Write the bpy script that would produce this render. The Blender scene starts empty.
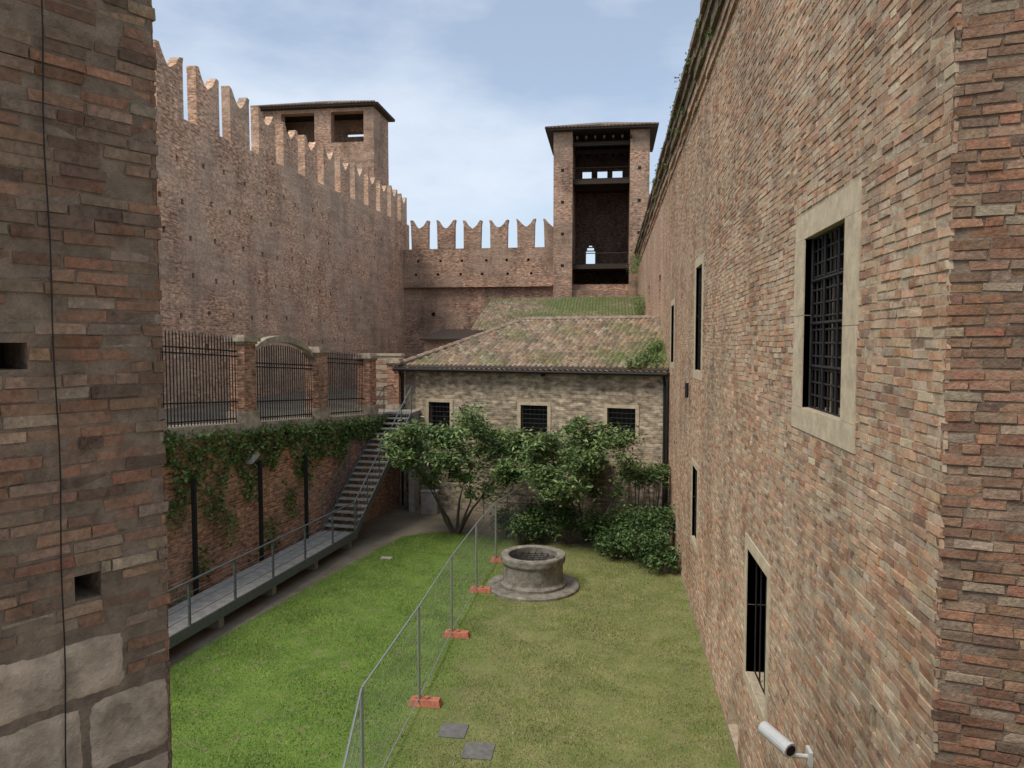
import bpy, math, random
import numpy as np
from mathutils import Vector
random.seed(7); rng=np.random.default_rng(7)
scene=bpy.context.scene
coll=scene.collection
R=math.radians

# ------------------------------------------------------------------ helpers
def empty(name):
    o=bpy.data.objects.new(name,None); coll.objects.link(o); o.empty_display_size=0.2; return o
class MB:
    def __init__(s): s.v=[]; s.f=[]; s.m=[]
    def poly(s,pts,mi=0):
        b=len(s.v); s.v.extend([tuple(p) for p in pts]); s.f.append(list(range(b,b+len(pts)))); s.m.append(mi)
    def hexa(s,P,mi=0):
        b=len(s.v); s.v.extend([tuple(p) for p in P])
        for q in ((0,3,2,1),(4,5,6,7),(0,1,5,4),(1,2,6,5),(2,3,7,6),(3,0,4,7)):
            s.f.append([b+i for i in q]); s.m.append(mi)
    def box(s,x0,x1,y0,y1,z0,z1,mi=0):
        s.hexa([(x0,y0,z0),(x1,y0,z0),(x1,y1,z0),(x0,y1,z0),(x0,y0,z1),(x1,y0,z1),(x1,y1,z1),(x0,y1,z1)],mi)
    def obox(s,c,d,hl,hw,z0,z1,mi=0):
        d=Vector((d[0],d[1])).normalized(); n=Vector((-d.y,d.x)); c=Vector((c[0],c[1]))
        P=[c-d*hl-n*hw,c+d*hl-n*hw,c+d*hl+n*hw,c-d*hl+n*hw]
        s.hexa([(p.x,p.y,z0) for p in P]+[(p.x,p.y,z1) for p in P],mi)
    def tube(s,p0,p1,r0,r1=None,n=8,mi=0,cap=True):
        r1=r0 if r1 is None else r1
        p0=Vector(p0);p1=Vector(p1);a=(p1-p0)
        if a.length<1e-6:return
        a.normalize(); u=a.orthogonal().normalized(); w=a.cross(u); b=len(s.v)
        for p,r in((p0,r0),(p1,r1)):
            for i in range(n):
                t=2*math.pi*i/n; s.v.append(tuple(p+(u*math.cos(t)+w*math.sin(t))*r))
        for i in range(n):
            j=(i+1)%n; s.f.append([b+i,b+j,b+n+j,b+n+i]); s.m.append(mi)
        if cap:
            s.f.append([b+i for i in range(n)][::-1]); s.m.append(mi)
            s.f.append([b+n+i for i in range(n)]); s.m.append(mi)
    def prism(s,prof,p0,d,nrm,th,mi=0):
        A=[(p0[0]+d[0]*a,p0[1]+d[1]*a,z) for a,z in prof]
        B=[(x-nrm[0]*th,y-nrm[1]*th,z) for x,y,z in A]
        s.poly(A,mi); s.poly(B[::-1],mi); k=len(A)
        for i in range(k):
            j=(i+1)%k; s.poly([A[j],A[i],B[i],B[j]],mi)
    def lathe(s,c,prof,n=40,mi=0):
        b=len(s.v)
        for r,z in prof:
            for i in range(n):
                t=2*math.pi*i/n; s.v.append((c[0]+r*math.cos(t),c[1]+r*math.sin(t),z))
        for k in range(len(prof)-1):
            for i in range(n):
                j=(i+1)%n; s.f.append([b+k*n+i,b+k*n+j,b+(k+1)*n+j,b+(k+1)*n+i]); s.m.append(mi)
    def build(s,name,mats,parent=None,smooth=False):
        me=bpy.data.meshes.new(name); me.from_pydata(s.v,[],s.f)
        for m in mats: me.materials.append(m)
        me.polygons.foreach_set('material_index',s.m)
        if smooth: me.polygons.foreach_set('use_smooth',[True]*len(s.f))
        me.update()
        uv=me.uv_layers.new(name='UVMap').data
        for p in me.polygons:
            n=p.normal
            if abs(n.z)>.8:
                for li in p.loop_indices:
                    c=me.vertices[me.loops[li].vertex_index].co; uv[li].uv=(c.x,c.y)
            else:
                t=Vector((-n.y,n.x,0)).normalized()
                for li in p.loop_indices:
                    c=me.vertices[me.loops[li].vertex_index].co; uv[li].uv=(c.dot(t),c.z)
        o=bpy.data.objects.new(name,me); coll.objects.link(o)
        if parent: o.parent=parent
        return o

def np_mesh(name,V,F,C,mat,parent=None):
    me=bpy.data.meshes.new(name); n=len(V); m=len(F); k=F.shape[1]
    me.vertices.add(n); me.vertices.foreach_set('co',np.asarray(V,dtype=np.float32).ravel())
    me.loops.add(m*k); me.loops.foreach_set('vertex_index',F.astype(np.int32).ravel())
    me.polygons.add(m); me.polygons.foreach_set('loop_start',(np.arange(m)*k).astype(np.int32))
    a=me.attributes.new('Col','FLOAT_COLOR','FACE')
    C4=np.concatenate([C,np.ones((m,1))],1).astype(np.float32); a.data.foreach_set('color',C4.ravel())
    me.materials.append(mat); me.update(calc_edges=True); me.validate()
    me.polygons.foreach_set('use_smooth',np.zeros(len(me.polygons),dtype=bool)); me.update()
    o=bpy.data.objects.new(name,me); coll.objects.link(o)
    if parent:o.parent=parent
    return o

# ------------------------------------------------------------------ materials
class NT:
    def __init__(s,name):
        s.mat=bpy.data.materials.new(name); s.mat.use_nodes=True; s.t=s.mat.node_tree; s.t.nodes.clear()
        s.out=s.t.nodes.new('ShaderNodeOutputMaterial'); s.b=s.t.nodes.new('ShaderNodeBsdfPrincipled')
        s.t.links.new(s.b.outputs[0],s.out.inputs[0]); s.b.inputs['Roughness'].default_value=.9
        s.b.inputs['Specular IOR Level'].default_value=.25
    def n(s,ty,**kw):
        nd=s.t.nodes.new(ty)
        for k,v in kw.items():
            if k.startswith('_'): setattr(nd,k[1:],v)
        for k,v in kw.items():
            if k.startswith('_'): continue
            key=k.replace('__',' ')
            if key[0]=='i' and key[1:].isdigit(): inp=nd.inputs[int(key[1:])]
            else: inp=nd.inputs[key]
            s.set(inp,v)
        return nd
    def set(s,inp,v):
        if isinstance(v,bpy.types.NodeSocket): s.t.links.new(v,inp)
        elif isinstance(v,tuple) and len(v)==3 and inp.type=='RGBA': inp.default_value=(*v,1)
        else: inp.default_value=v
    def noise(s,vec,scale,detail=3,rough=.55,out=0):
        nd=s.n('ShaderNodeTexNoise',Scale=scale,Detail=min(detail,3),Roughness=rough)
        if vec is not None: s.set(nd.inputs['Vector'],vec)
        return nd.outputs[out]
    def ramp(s,fac,pts):
        nd=s.n('ShaderNodeValToRGB'); e=nd.color_ramp.elements
        while len(e)<len(pts): e.new(.5)
        for i,(p,c) in enumerate(pts):
            e[i].position=p; e[i].color=(c,c,c,1) if not isinstance(c,tuple) else (*c,1)
        s.set(nd.inputs[0],fac); return nd.outputs[0]
    def mix(s,f,a,b,bt='MIX'):
        nd=s.n('ShaderNodeMix',_data_type='RGBA',_blend_type=bt)
        s.set(nd.inputs[0],f); s.set(nd.inputs[6],a); s.set(nd.inputs[7],b); return nd.outputs[2]
    def math(s,op,a,b=0.0):
        nd=s.n('ShaderNodeMath',_operation=op); s.set(nd.inputs[0],a); s.set(nd.inputs[1],b); return nd.outputs[0]
    def scalev(s,vec,sc):
        nd=s.n('ShaderNodeMapping'); s.set(nd.inputs[0],vec); nd.inputs['Scale'].default_value=sc; return nd.outputs[0]
    def pos(s): return s.n('ShaderNodeNewGeometry').outputs['Position']
    def uv(s): return s.n('ShaderNodeUVMap').outputs[0]
    def bump(s,h,st=.5,dist=.02):
        nd=s.n('ShaderNodeBump',Strength=st,Distance=dist,Height=h); s.t.links.new(nd.outputs[0],s.b.inputs['Normal'])
    def col(s,c): s.set(s.b.inputs['Base Color'],c)

def brick_mat(name,c1,c2,mortar,bw=.28,rh=.08,ms=.012,smear=.5,stain=.5,smearcol=None,patch=None,band=.0,moss=0,bs=.7):
    t=NT(name); uv=t.uv(); P=t.pos()
    nz=t.n('ShaderNodeTexNoise',Vector=uv,Scale=1.3,Detail=2)
    off=t.n('ShaderNodeVectorMath',_operation='SUBTRACT',i0=nz.outputs['Color'],i1=(.5,.5,.5))
    off=t.n('ShaderNodeVectorMath',_operation='SCALE',i0=off.outputs[0]); off.inputs['Scale'].default_value=.07
    v=t.n('ShaderNodeVectorMath',_operation='ADD',i0=uv,i1=off.outputs[0]).outputs[0]
    br=t.n('ShaderNodeTexBrick',Vector=v,Color1=c1,Color2=c2,Mortar=mortar,Scale=1.0,Mortar__Size=ms,Mortar__Smooth=.3,Bias=0.0,Brick__Width=bw,Row__Height=rh)
    per=t.noise(t.scalev(v,(1/bw,1/rh,1)),1.0,1)
    c=t.mix(1,br.outputs['Color'],t.ramp(per,[(.28,.42),(.5,.98),(.72,1.6)]),'MULTIPLY')
    sm=t.ramp(t.noise(P,.55,3,.65),[(.42,0.0),(.62,smear)])
    sm2=t.ramp(t.noise(P,5,3,.7),[(.35,0.0),(.6,1.0)])
    c=t.mix(t.math('MULTIPLY',sm,sm2),c,smearcol or mortar)
    if patch:
        c=t.mix(t.ramp(t.noise(P,.23,3,.6),[(.47,0.0),(.56,.75)]),c,patch)
    st=t.ramp(t.noise(t.scalev(P,(.9,.9,.45)),.8,3,.7),[(.3,1-stain),(.55,1.08)])
    c=t.mix(1,c,st,'MULTIPLY')
    if band:
        c=t.mix(1,c,t.ramp(t.noise(t.scalev(P,(.35,.35,2.6)),1.0,3,.7),[(.35,1-band),(.62,1+band*.5)]),'MULTIPLY')
    c=t.mix(1,c,t.ramp(t.noise(P,7,3,.75),[(.3,.68),(.7,1.25)]),'MULTIPLY')
    if moss: c=t.mix(t.ramp(t.noise(P,1.6,3,.7),[(.45,0.0),(.6,moss)]),c,(.09,.105,.04))
    t.col(c)
    h=t.math('SUBTRACT',t.math('MULTIPLY',per,1.2),t.math('MULTIPLY',br.outputs['Fac'],.9))
    t.bump(h,bs,.03); return t.mat

def attr_mat(name,rough=.9,noise_s=30,amt=(.75,1.2),bump=.4,dist=.006,smear=None,transl=0,stain=0,grime=None):
    t=NT(name); a=t.n('ShaderNodeAttribute',_attribute_name='Col'); P=t.pos(); c=a.outputs['Color']
    if noise_s: 
        nn=t.noise(P,noise_s,3,.7)
        c=t.mix(1,c,t.ramp(nn,[(.3,amt[0]),(.7,amt[1])]),'MULTIPLY')
    if smear:
        m=t.ramp(t.noise(P,.8,3,.65),[(.35,.12),(.6,smear[3])])
        m2=t.ramp(t.noise(P,9,3,.75),[(.4,0.0),(.58,1.0)])
        c=t.mix(t.math('MULTIPLY',m,m2),c,smear[:3])
    if stain:
        c=t.mix(1,c,t.ramp(t.noise(t.scalev(P,(.9,.9,.45)),.9,3,.7),[(.34,1-stain),(.56,1.06)]),'MULTIPLY')
    if grime:
        c=t.mix(t.ramp(t.noise(P,3.3,3,.75),[(.50,0.0),(.66,grime[3])]),c,grime[:3])
    t.col(c); t.set(t.b.inputs['Roughness'],rough)
    if bump: t.bump(nn,bump,dist)
    if transl:
        tr=t.n('ShaderNodeBsdfTranslucent'); t.set(tr.inputs[0],c)
        mx=t.n('ShaderNodeMixShader',Fac=transl); t.t.links.new(t.b.outputs[0],mx.inputs[1]); t.t.links.new(tr.outputs[0],mx.inputs[2])
        t.t.links.new(mx.outputs[0],t.out.inputs[0])
    return t.mat

def plain_mat(name,c,var=.25,scale=6,rough=.85,bump=.3,metal=0,dist=.01):
    t=NT(name); P=t.pos()
    nn=t.noise(P,scale,3,.7)
    t.col(t.mix(1,c,t.ramp(nn,[(.3,1-var),(.7,1+var*.6)]),'MULTIPLY')); t.set(t.b.inputs['Roughness'],rough); t.b.inputs['Metallic'].default_value=metal
    if bump: t.bump(t.noise(P,scale*4,3,.7),bump,dist)
    return t.mat

M_mort=plain_mat('lime_mortar',(.46,.37,.26),.3,9,.95,.6,dist=.015)
M_mortd=plain_mat('old_mortar',(.23,.17,.12),.4,9,.95,.8,dist=.02)
M_brR=attr_mat('weathered_brick',noise_s=26,bump=.5,dist=.012,smear=(.54,.43,.305,.85),stain=.34,grime=(.26,.17,.115,.5))
M_brD=attr_mat('shaded_brick',noise_s=34,amt=(.6,1.3),bump=.9,dist=.012,smear=(.26,.19,.13,.6),stain=.35,grime=(.13,.09,.06,.55))  # for the near walls: shade is in the brick colour, over mortar smear and grime
M_wL=brick_mat('castle_brick',(.62,.345,.215),(.46,.245,.155),(.58,.45,.32),.3,.10,.016,.7,.28,(.60,.45,.32),(.50,.36,.26),.2,bs=.4)
M_wF=brick_mat('tower_brick',(.49,.27,.175),(.36,.19,.125),(.45,.34,.25),.3,.10,.015,.55,.42,(.46,.345,.25),(.36,.25,.175),.2,bs=.5)
M_wI=brick_mat('garden_wall_brick',(.50,.215,.125),(.36,.155,.095),(.44,.34,.25),.27,.08,.012,.5,.4)
M_wR=brick_mat('palace_brick',(.49,.29,.185),(.40,.22,.14),(.50,.40,.29),.27,.08,.014,.7,.3,(.52,.41,.29))
M_corn=brick_mat('mossy_cornice',(.25,.155,.10),(.17,.11,.075),(.22,.18,.13),.27,.08,.014,.4,.5,moss=.55)
M_fac=brick_mat('ashlar_masonry',(.48,.385,.27),(.35,.275,.19),(.42,.345,.255),.34,.16,.02,.6,.35,(.47,.385,.28))
M_stone=plain_mat('pale_stone',(.56,.46,.32),.25,5,.85,.4)
M_stoneW=plain_mat('weathered_stone',(.42,.345,.26),.5,3,.9,.8,dist=.02)
M_well=plain_mat('well_stone',(.25,.225,.18),.55,4,.9,.7,dist=.02)
M_conc=plain_mat('concrete',(.36,.34,.30),.3,4,.9,.3)
M_slab=plain_mat('slate_slab',(.17,.165,.155),.3,8,.85,.3)
M_iron=plain_mat('wrought_iron',(.022,.02,.019),.3,10,.6,0)
M_steel=plain_mat('grey_painted_steel',(.15,.16,.165),.2,8,.55,0,.3)
M_galv=plain_mat('galvanised_wire',(.42,.44,.45),.15,20,.4,0,.6)
M_glass=plain_mat('dark_window_glass',(.014,.014,.016),.2,3,.25,0)
M_dark=plain_mat('dark_cavity',(.03,.024,.02),.3,6,.95,0)
M_wood=plain_mat('old_timber',(.06,.043,.032),.4,10,.85,.4)
M_bark=plain_mat('tree_bark',(.12,.10,.08),.4,18,.95,.6)
M_orange=plain_mat('orange_concrete_block',(.50,.18,.11),.35,12,.8,.3)
M_white=plain_mat('white_enamel',(.62,.62,.60),.08,8,.35,0)
M_lens=plain_mat('lens_black',(.01,.01,.012),.1,8,.1,0)
M_leaf=attr_mat('glossy_leaves',rough=.38,noise_s=0,bump=0,transl=.2)
M_ivy=attr_mat('ivy_leaves',rough=.6,noise_s=0,bump=0,transl=.15)
M_tile=attr_mat('terracotta_tiles',noise_s=10,amt=(.5,1.3),bump=.4,dist=.01,grime=(.13,.115,.085,.55))
M_blade=attr_mat('grass_blades',rough=.7,noise_s=1.0,amt=(.62,1.28),bump=0,transl=0)

def ground_mat():
    t=NT('gravelly_soil'); P=t.pos()
    c=t.mix(t.ramp(t.noise(P,.5,3,.6),[(.4,0.0),(.6,1.0)]),(.20,.16,.115),(.29,.245,.185))
    c=t.mix(1,c,t.ramp(t.noise(P,28,3,.8),[(.3,.55),(.7,1.35)]),'MULTIPLY'); t.col(c)
    t.bump(t.noise(P,40,3,.8),.8,.03); return t.mat
def lawn_mat():
    t=NT('short_turf'); P=t.pos()
    x=t.n('ShaderNodeSeparateXYZ',i0=P).outputs
    side=t.n('ShaderNodeMapRange',i1=-4.0,i2=-2.6); t.set(side.inputs[0],x[0]); side=side.outputs[0]
    g=t.mix(t.ramp(t.noise(P,1.2,3,.6),[(.35,0.0),(.65,1.0)]),(.09,.15,.025),(.14,.215,.038))
    y=t.mix(t.ramp(t.noise(P,1.6,3,.65),[(.35,0.0),(.65,1.0)]),(.14,.17,.045),(.22,.22,.085))
    c=t.mix(side,g,y)
    c=t.mix(t.ramp(t.noise(P,2.7,3,.75),[(.55,0.0),(.68,.7)]),c,(.22,.18,.10))
    c=t.mix(1,c,t.ramp(t.noise(P,45,3,.8),[(.3,.6),(.7,1.35)]),'MULTIPLY'); t.col(c)
    return t.mat
M_ground=ground_mat(); M_lawn=lawn_mat()

# ------------------------------------------------------------------ masonry wall with openings
def wall(mb,p0,d,nrm,L,z0,z1,th,ops=(),mi=0,back=1,z1b=None):
    zb1=z1 if z1b is None else z1b
    def zz(s,z): return z if abs(z-z1)>1e-6 else z1+(zb1-z1)*s/L
    def pt(s,z,dep): return (p0[0]+d[0]*s-nrm[0]*dep,p0[1]+d[1]*s-nrm[1]*dep,zz(s,z))
    S=sorted(set([0,L]+[o[0] for o in ops]+[o[1] for o in ops])); Z=sorted(set([z0,z1]+[o[2] for o in ops]+[o[3] for o in ops]))
    thr=[o for o in ops if o[4] is None]
    def cells(dep,olist):
        for i in range(len(S)-1):
            sc=(S[i]+S[i+1])/2
            run=None
            for j in range(len(Z)-1):
                zc=(Z[j]+Z[j+1])/2
                hole=any(o[0]<sc<o[1] and o[2]<zc<o[3] for o in olist)
                if not hole:
                    if run is None: run=Z[j]
                if (hole or j==len(Z)-2) and run is not None:
                    top=Z[j] if hole else Z[j+1]
                    mb.poly([pt(S[i],run,dep),pt(S[i+1],run,dep),pt(S[i+1],top,dep),pt(S[i],top,dep)],mi); run=None
    cells(0,ops)
    if thr: cells(th,thr)
    else: mb.poly([pt(0,z0,th),pt(L,z0,th),pt(L,z1,th),pt(0,z1,th)],mi)
    for a in ((0,z0,L,z0),(0,z1,L,z1),(0,z0,0,z1),(L,z0,L,z1)):
        mb.poly([pt(a[0],a[1],0),pt(a[2],a[3],0),pt(a[2],a[3],th),pt(a[0],a[1],th)],mi)
    for s0,s1,a,b,dep in ops:
        dd=th if dep is None else dep
        for q in ((s0,a,s1,a),(s0,b,s1,b),(s0,a,s0,b),(s1,a,s1,b)):
            mb.poly([pt(q[0],q[1],0),pt(q[2],q[3],0),pt(q[2],q[3],dd),pt(q[0],q[1],dd)],mi)
        if dep is not None: mb.poly([pt(s0,a,dd),pt(s1,a,dd),pt(s1,b,dd),pt(s0,b,dd)],back)

BOXF=np.array([(0,3,2,1),(4,5,6,7),(0,1,5,4),(1,2,6,5),(2,3,7,6),(3,0,4,7)])
def brick_skin(name,p0,d,nrm,L,z0,z1,ops,palette,weights,mat,parent,course=.08,bl=.27,joint=.014,out=(.004,.018),miss=.01,jit=.004,endjit=.012,wav=1.0):
    rows=int((z1-z0)/course); rec=[]
    for r in range(rows):
        za=z0+r*course; zb=za+course-joint*random.uniform(.7,1.2)
        s=-random.uniform(0,bl)+(bl/2 if r%2 else 0)*.6
        if s>0:s-=bl
        act=[o for o in ops if o[2]<zb and o[3]>za]
        while s<L:
            ln=bl*random.choice((1,1,1,1,.5,.9,1.08))*random.uniform(.93,1.05); a=s; b=s+ln-joint*random.uniform(.6,1.3); s+=ln
            a=max(a,-random.uniform(0,endjit)); b=min(b,L+random.uniform(0,endjit))
            for o in act:
                if a<o[1] and b>o[0]:
                    if a<o[0]: b=min(b,o[0]-.002)
                    elif b>o[1]: a=max(a,o[1]+.002)
                    else: b=a
            if b-a<.03: continue
            if random.random()<miss: continue
            rec.append((a,b,za+random.uniform(-.003,.003),zb+random.uniform(-.004,.002),random.uniform(*out)))
    rec=np.array(rec); n=len(rec)
    wv=(.012*np.sin(rec[:,0]*.9+1.3)+.008*np.sin(rec[:,0]*2.3+rec[:,2]*.7))*wav
    sg=np.stack([rec[:,0],rec[:,1],rec[:,1],rec[:,0]],1); sg=np.concatenate([sg,sg],1)
    zg=np.concatenate([np.repeat(rec[:,2:3],4,1),np.repeat(rec[:,3:4],4,1)],1)+wv[:,None]
    og=np.stack([rec[:,4],rec[:,4],-np.full(n,.02),-np.full(n,.02)],1)
    og=np.concatenate([og,og],1)
    sg=sg+rng.normal(0,jit,sg.shape)*.8; zg=zg+rng.normal(0,jit,zg.shape)*.6; og=og+rng.normal(0,jit,og.shape)*.35
    V=np.stack([p0[0]+d[0]*sg+nrm[0]*og,p0[1]+d[1]*sg+nrm[1]*og,zg],2).reshape(-1,3)
    F=(BOXF[None]+8*np.arange(n)[:,None,None]).reshape(-1,4)
    pal=np.array(palette); idx=rng.choice(len(pal),n,p=np.array(weights)/sum(weights))
    C=pal[idx]*rng.uniform(.70,1.24,(n,1))*rng.uniform(.95,1.05,(n,3))
    np_mesh(name,V,F,np.repeat(C,6,0),mat,parent)

def grate(mb,p0,d,nrm,s0,s1,z0,z1,ns,nz,dep,r=.012,mi=0):
    for i in range(ns+1):
        s=s0+(s1-s0)*i/ns; x=p0[0]+d[0]*s-nrm[0]*dep; y=p0[1]+d[1]*s-nrm[1]*dep
        mb.tube((x,y,z0),(x,y,z1),r,n=5,mi=mi,cap=False)
    for j in range(nz+1):
        z=z0+(z1-z0)*j/nz
        a=(p0[0]+d[0]*s0-nrm[0]*dep,p0[1]+d[1]*s0-nrm[1]*dep,z); b=(p0[0]+d[0]*s1-nrm[0]*dep,p0[1]+d[1]*s1-nrm[1]*dep,z)
        mb.tube(a,b,r,n=5,mi=mi,cap=False)
def frame(mb,p0,d,nrm,s0,s1,z0,z1,w,proud=.03,dep=.12,mi=0,wb=None,wt=None):
    wb=w if wb is None else wb; wt=w if wt is None else wt
    def bx(a,b,c,e):
        P=[]
        for z in (c,e):
            for (s,o) in ((a,proud),(b,proud),(b,-dep),(a,-dep)):
                P.append((p0[0]+d[0]*s+nrm[0]*o,p0[1]+d[1]*s+nrm[1]*o,z))
        mb.hexa(P,mi)
    zm=z0+(z1-z0)*.47
    bx(s0-w,s0,z0,zm-.003); bx(s0-w-.015,s0,zm+.003,z1); bx(s1,s1+w,z0,zm+.15); bx(s1,s1+w+.012,zm+.156,z1)
    bx(s0-w-.01,s1+w+.01,z1+.004,z1+wt); bx(s0-w-.02,s1+w+.02,z0-wb,z0-.004)

# ------------------------------------------------------------------ ground and lawn
mb=MB(); mb.poly([(-300,-300,0),(300,-300,0),(300,300,0),(-300,300,0)]); mb.build('ground',[M_ground])
lawn=[(-10.6,4.0),(2.18,4.0),(2.18,24.6),(-1,25.2),(-6.2,26.5),(-7.4,25.6),(-8.3,21.0),(-9.3,15.1)]
mb=MB(); mb.poly([(x,y,.006) for x,y in lawn]); mb.build('lawn',[M_lawn])
def inpoly(x,y,poly):
    ins=np.zeros(len(x),bool); j=len(poly)-1
    for i in range(len(poly)):
        xi,yi=poly[i]; xj,yj=poly[j]
        c=((yi>y)!=(yj>y))&(x<(xj-xi)*(y-yi)/(yj-yi+1e-12)+xi); ins^=c; j=i
    return ins
N=230000
x=rng.uniform(-10.6,2.15,N); y=10+17*rng.uniform(0,1,N)
bare=(np.sin(x*2.1+1.3*np.sin(y*1.7))*np.sin(y*2.6+1.1*np.sin(x*2.9))>.62)&(rng.uniform(0,1,N)<.65)&(x>-4.5)
k=inpoly(x+rng.normal(0,.10,N),y+rng.normal(0,.10,N),lawn)&(x<2.17)&~bare; x=x[k];y=y[k]; n=len(x)
h=rng.uniform(.02,.055,n)*(1+.4*np.sin(x*1.7+y)*np.sin(y*1.3)); an=rng.uniform(0,6.28,n); w=rng.uniform(.005,.010,n)
lx=rng.normal(0,.022,n); ly=rng.normal(0,.022,n)
V=np.zeros((n,3,3)); V[:,0]=np.stack([x-np.cos(an)*w,y-np.sin(an)*w,np.full(n,.004)],1); V[:,1]=np.stack([x+np.cos(an)*w,y+np.sin(an)*w,np.full(n,.004)],1); V[:,2]=np.stack([x+lx,y+ly,h],1)
s=np.clip((x+4.0+.35*np.sin(y*1.1))/1.3,0,1)[:,None]; rr=rng.uniform(0,1,(n,1))
C=(1-s)*((1-rr)*np.array([.13,.21,.033])+rr*np.array([.23,.33,.065]))+s*((1-rr)*np.array([.18,.22,.058])+rr*np.array([.32,.31,.125]))
dry=rng.uniform(0,1,n)<(.04+.14*s[:,0]); C[dry]=np.array([.38,.32,.17])
np_mesh('lawn_grass',V.reshape(-1,3),np.arange(3*n).reshape(-1,3),C,M_blade)

# ------------------------------------------------------------------ palace building (long wall on the right)
RX=2.2
pal=empty('palace_building')
p0=(RX,5.2); d=(0,1); nr=(-1,0)
def oy(y0,y1,z0,z1,dep=.35): return (y0-5.2,y1-5.2,z0,z1,dep)
wins=[oy(7.38,8.83,6.26,8.17,.4),oy(18.3,19.6,6.3,8.9,.35),oy(26.0,27.2,6.3,8.3,.35),oy(10.45,11.95,1.75,3.75,.35),oy(18.7,19.8,1.9,3.8,.35),oy(12.5,13.6,0.02,.62,.4),
      oy(33.0,34.2,8.6,10.0,.3),oy(42,43.2,8.6,10.2,.3)]
holes=[oy(6.25,6.36,3.75,3.98,.22),oy(7.05,7.14,6.55,6.66,.2)]
for zz in (1.1,2.75,4.6,6.6,8.6,10.3,11.7):
    yy=6.9+random.uniform(0,1.2)
    while yy<30:
        if random.random()<.55:
            y0=yy+random.uniform(-.3,.3); z0=zz+random.uniform(-.12,.12); o=oy(y0,y0+.12,z0,z0+.14,.22)
            if not any(o[0]<w[1]+.6 and o[1]>w[0]-.6 and o[2]<w[3]+.6 and o[3]>w[2]-.6 for w in wins): holes.append(o)
        yy+=2.3
mb=MB(); wall(mb,p0,d,nr,24.8,0,13.4,.8,[w for w in wins if w[0]<24]+holes,0,1)
mb.build('near_wall',[M_mort,M_dark],pal)
mb=MB(); wall(mb,(RX-.006,30.0),d,nr,31.0,0,13.4,.8,[(w[0]-24.8,w[1]-24.8,w[2],w[3],w[4]) for w in wins if w[0]>24],0,1)
mb.build('far_wall',[M_wR,M_dark],pal)
palR=[(.51,.285,.17),(.45,.235,.135),(.53,.345,.215),(.37,.185,.11),(.54,.42,.29),(.26,.145,.10),(.42,.31,.22)]
ops2=[]
mbf=MB(); mbg=MB()
spec=[(.42,.28,.26),(.25,.22,.22),(.2,.2,.2),(.17,.2,.16),(.16,.16,.16)]
for w_,(fw,ft,fb) in zip(wins[:5],spec):
    frame(mbf,p0,d,nr,w_[0],w_[1],w_[2],w_[3],fw,.014,.30,0,fb,ft)
    ops2.append((w_[0]-fw,w_[1]+fw,w_[2]-fb,w_[3]+ft))
grate(mbg,p0,d,nr,wins[0][0],wins[0][1],wins[0][2],wins[0][3],9,13,.10,.015)
grate(mbg,p0,d,nr,wins[0][0],wins[0][1],wins[0][2],wins[0][3],3,4,.085,.02)
for w_ in (wins[1],wins[2],wins[4]): grate(mbg,p0,d,nr,w_[0],w_[1],w_[2],w_[3],5,8,.08,.014)
grate(mbg,p0,d,nr,wins[3][0],wins[3][1],wins[3][2],wins[3][3],4,1,.14,.014)
mbf.build('stone_window_frames',[M_stone],pal); mbg.build('iron_grates',[M_iron],pal)
brick_skin('brick_courses',p0,d,nr,24.8,0,13.2,ops2+[h[:4] for h in holes]+[wins[5][:4]],palR,[4,3,4,2.0,2.0,1.1,1.5],M_brR,pal,.074,.25,.016,(.000,.013),.010,.0045)
dn=Vector((1,-.25)).normalized(); nn=(dn.y,-dn.x)
mb=MB(); wall(mb,(RX+.01,5.2),(dn.x,dn.y),nn,3.2,0,14.3,.5,[],0,1); mb.build('end_wall',[M_mortd],pal)
palD=[(.30,.145,.085),(.34,.185,.11),(.235,.125,.078),(.36,.235,.15),(.16,.10,.07),(.35,.265,.185),(.27,.18,.12)]  # dark palette carries the shade of the backlit near brickwork
brick_skin('end_wall_bricks',(RX,5.2),(dn.x,dn.y),nn,3.2,2,13.5,[],palD,[4,3,3,2,1.2,1,2],M_brD,pal,.070,.24,.014,(-.003,.016),.015,.006,.018)
mb=MB()
for i,(o_,za,zb) in enumerate(((.05,13.0,13.18),(.11,13.182,13.40),(.18,13.402,13.70),(.26,13.702,13.95),(.33,13.952,14.12))):
    yy=5.0
    while yy<61:
        l=random.uniform(.5,1.6); j=random.uniform(-.025,.025); t_=random.uniform(-.06,.05) if i==4 else 0
        mb.box(RX-o_+j,RX+.5,yy,min(61,yy+l),za,zb+t_,0 if i>1 else 1); yy+=l+.002
mb.poly([(RX-.2,4.9,14.1),(RX-.2,61,14.1),(RX+6,61,16.0),(RX+6,4.9,16.0)],2)
mb.build('brick_cornice',[M_corn,M_wR,M_wood],pal)
mb=MB(); mb.tube((RX-.08,27.6,0),(RX-.08,27.6,5.6),.06,n=8); mb.tube((RX-.1,20.6,5.5),(RX-.1,20.6,5.9),.05,n=8); mb.build('downpipe',[M_iron],pal)

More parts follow.
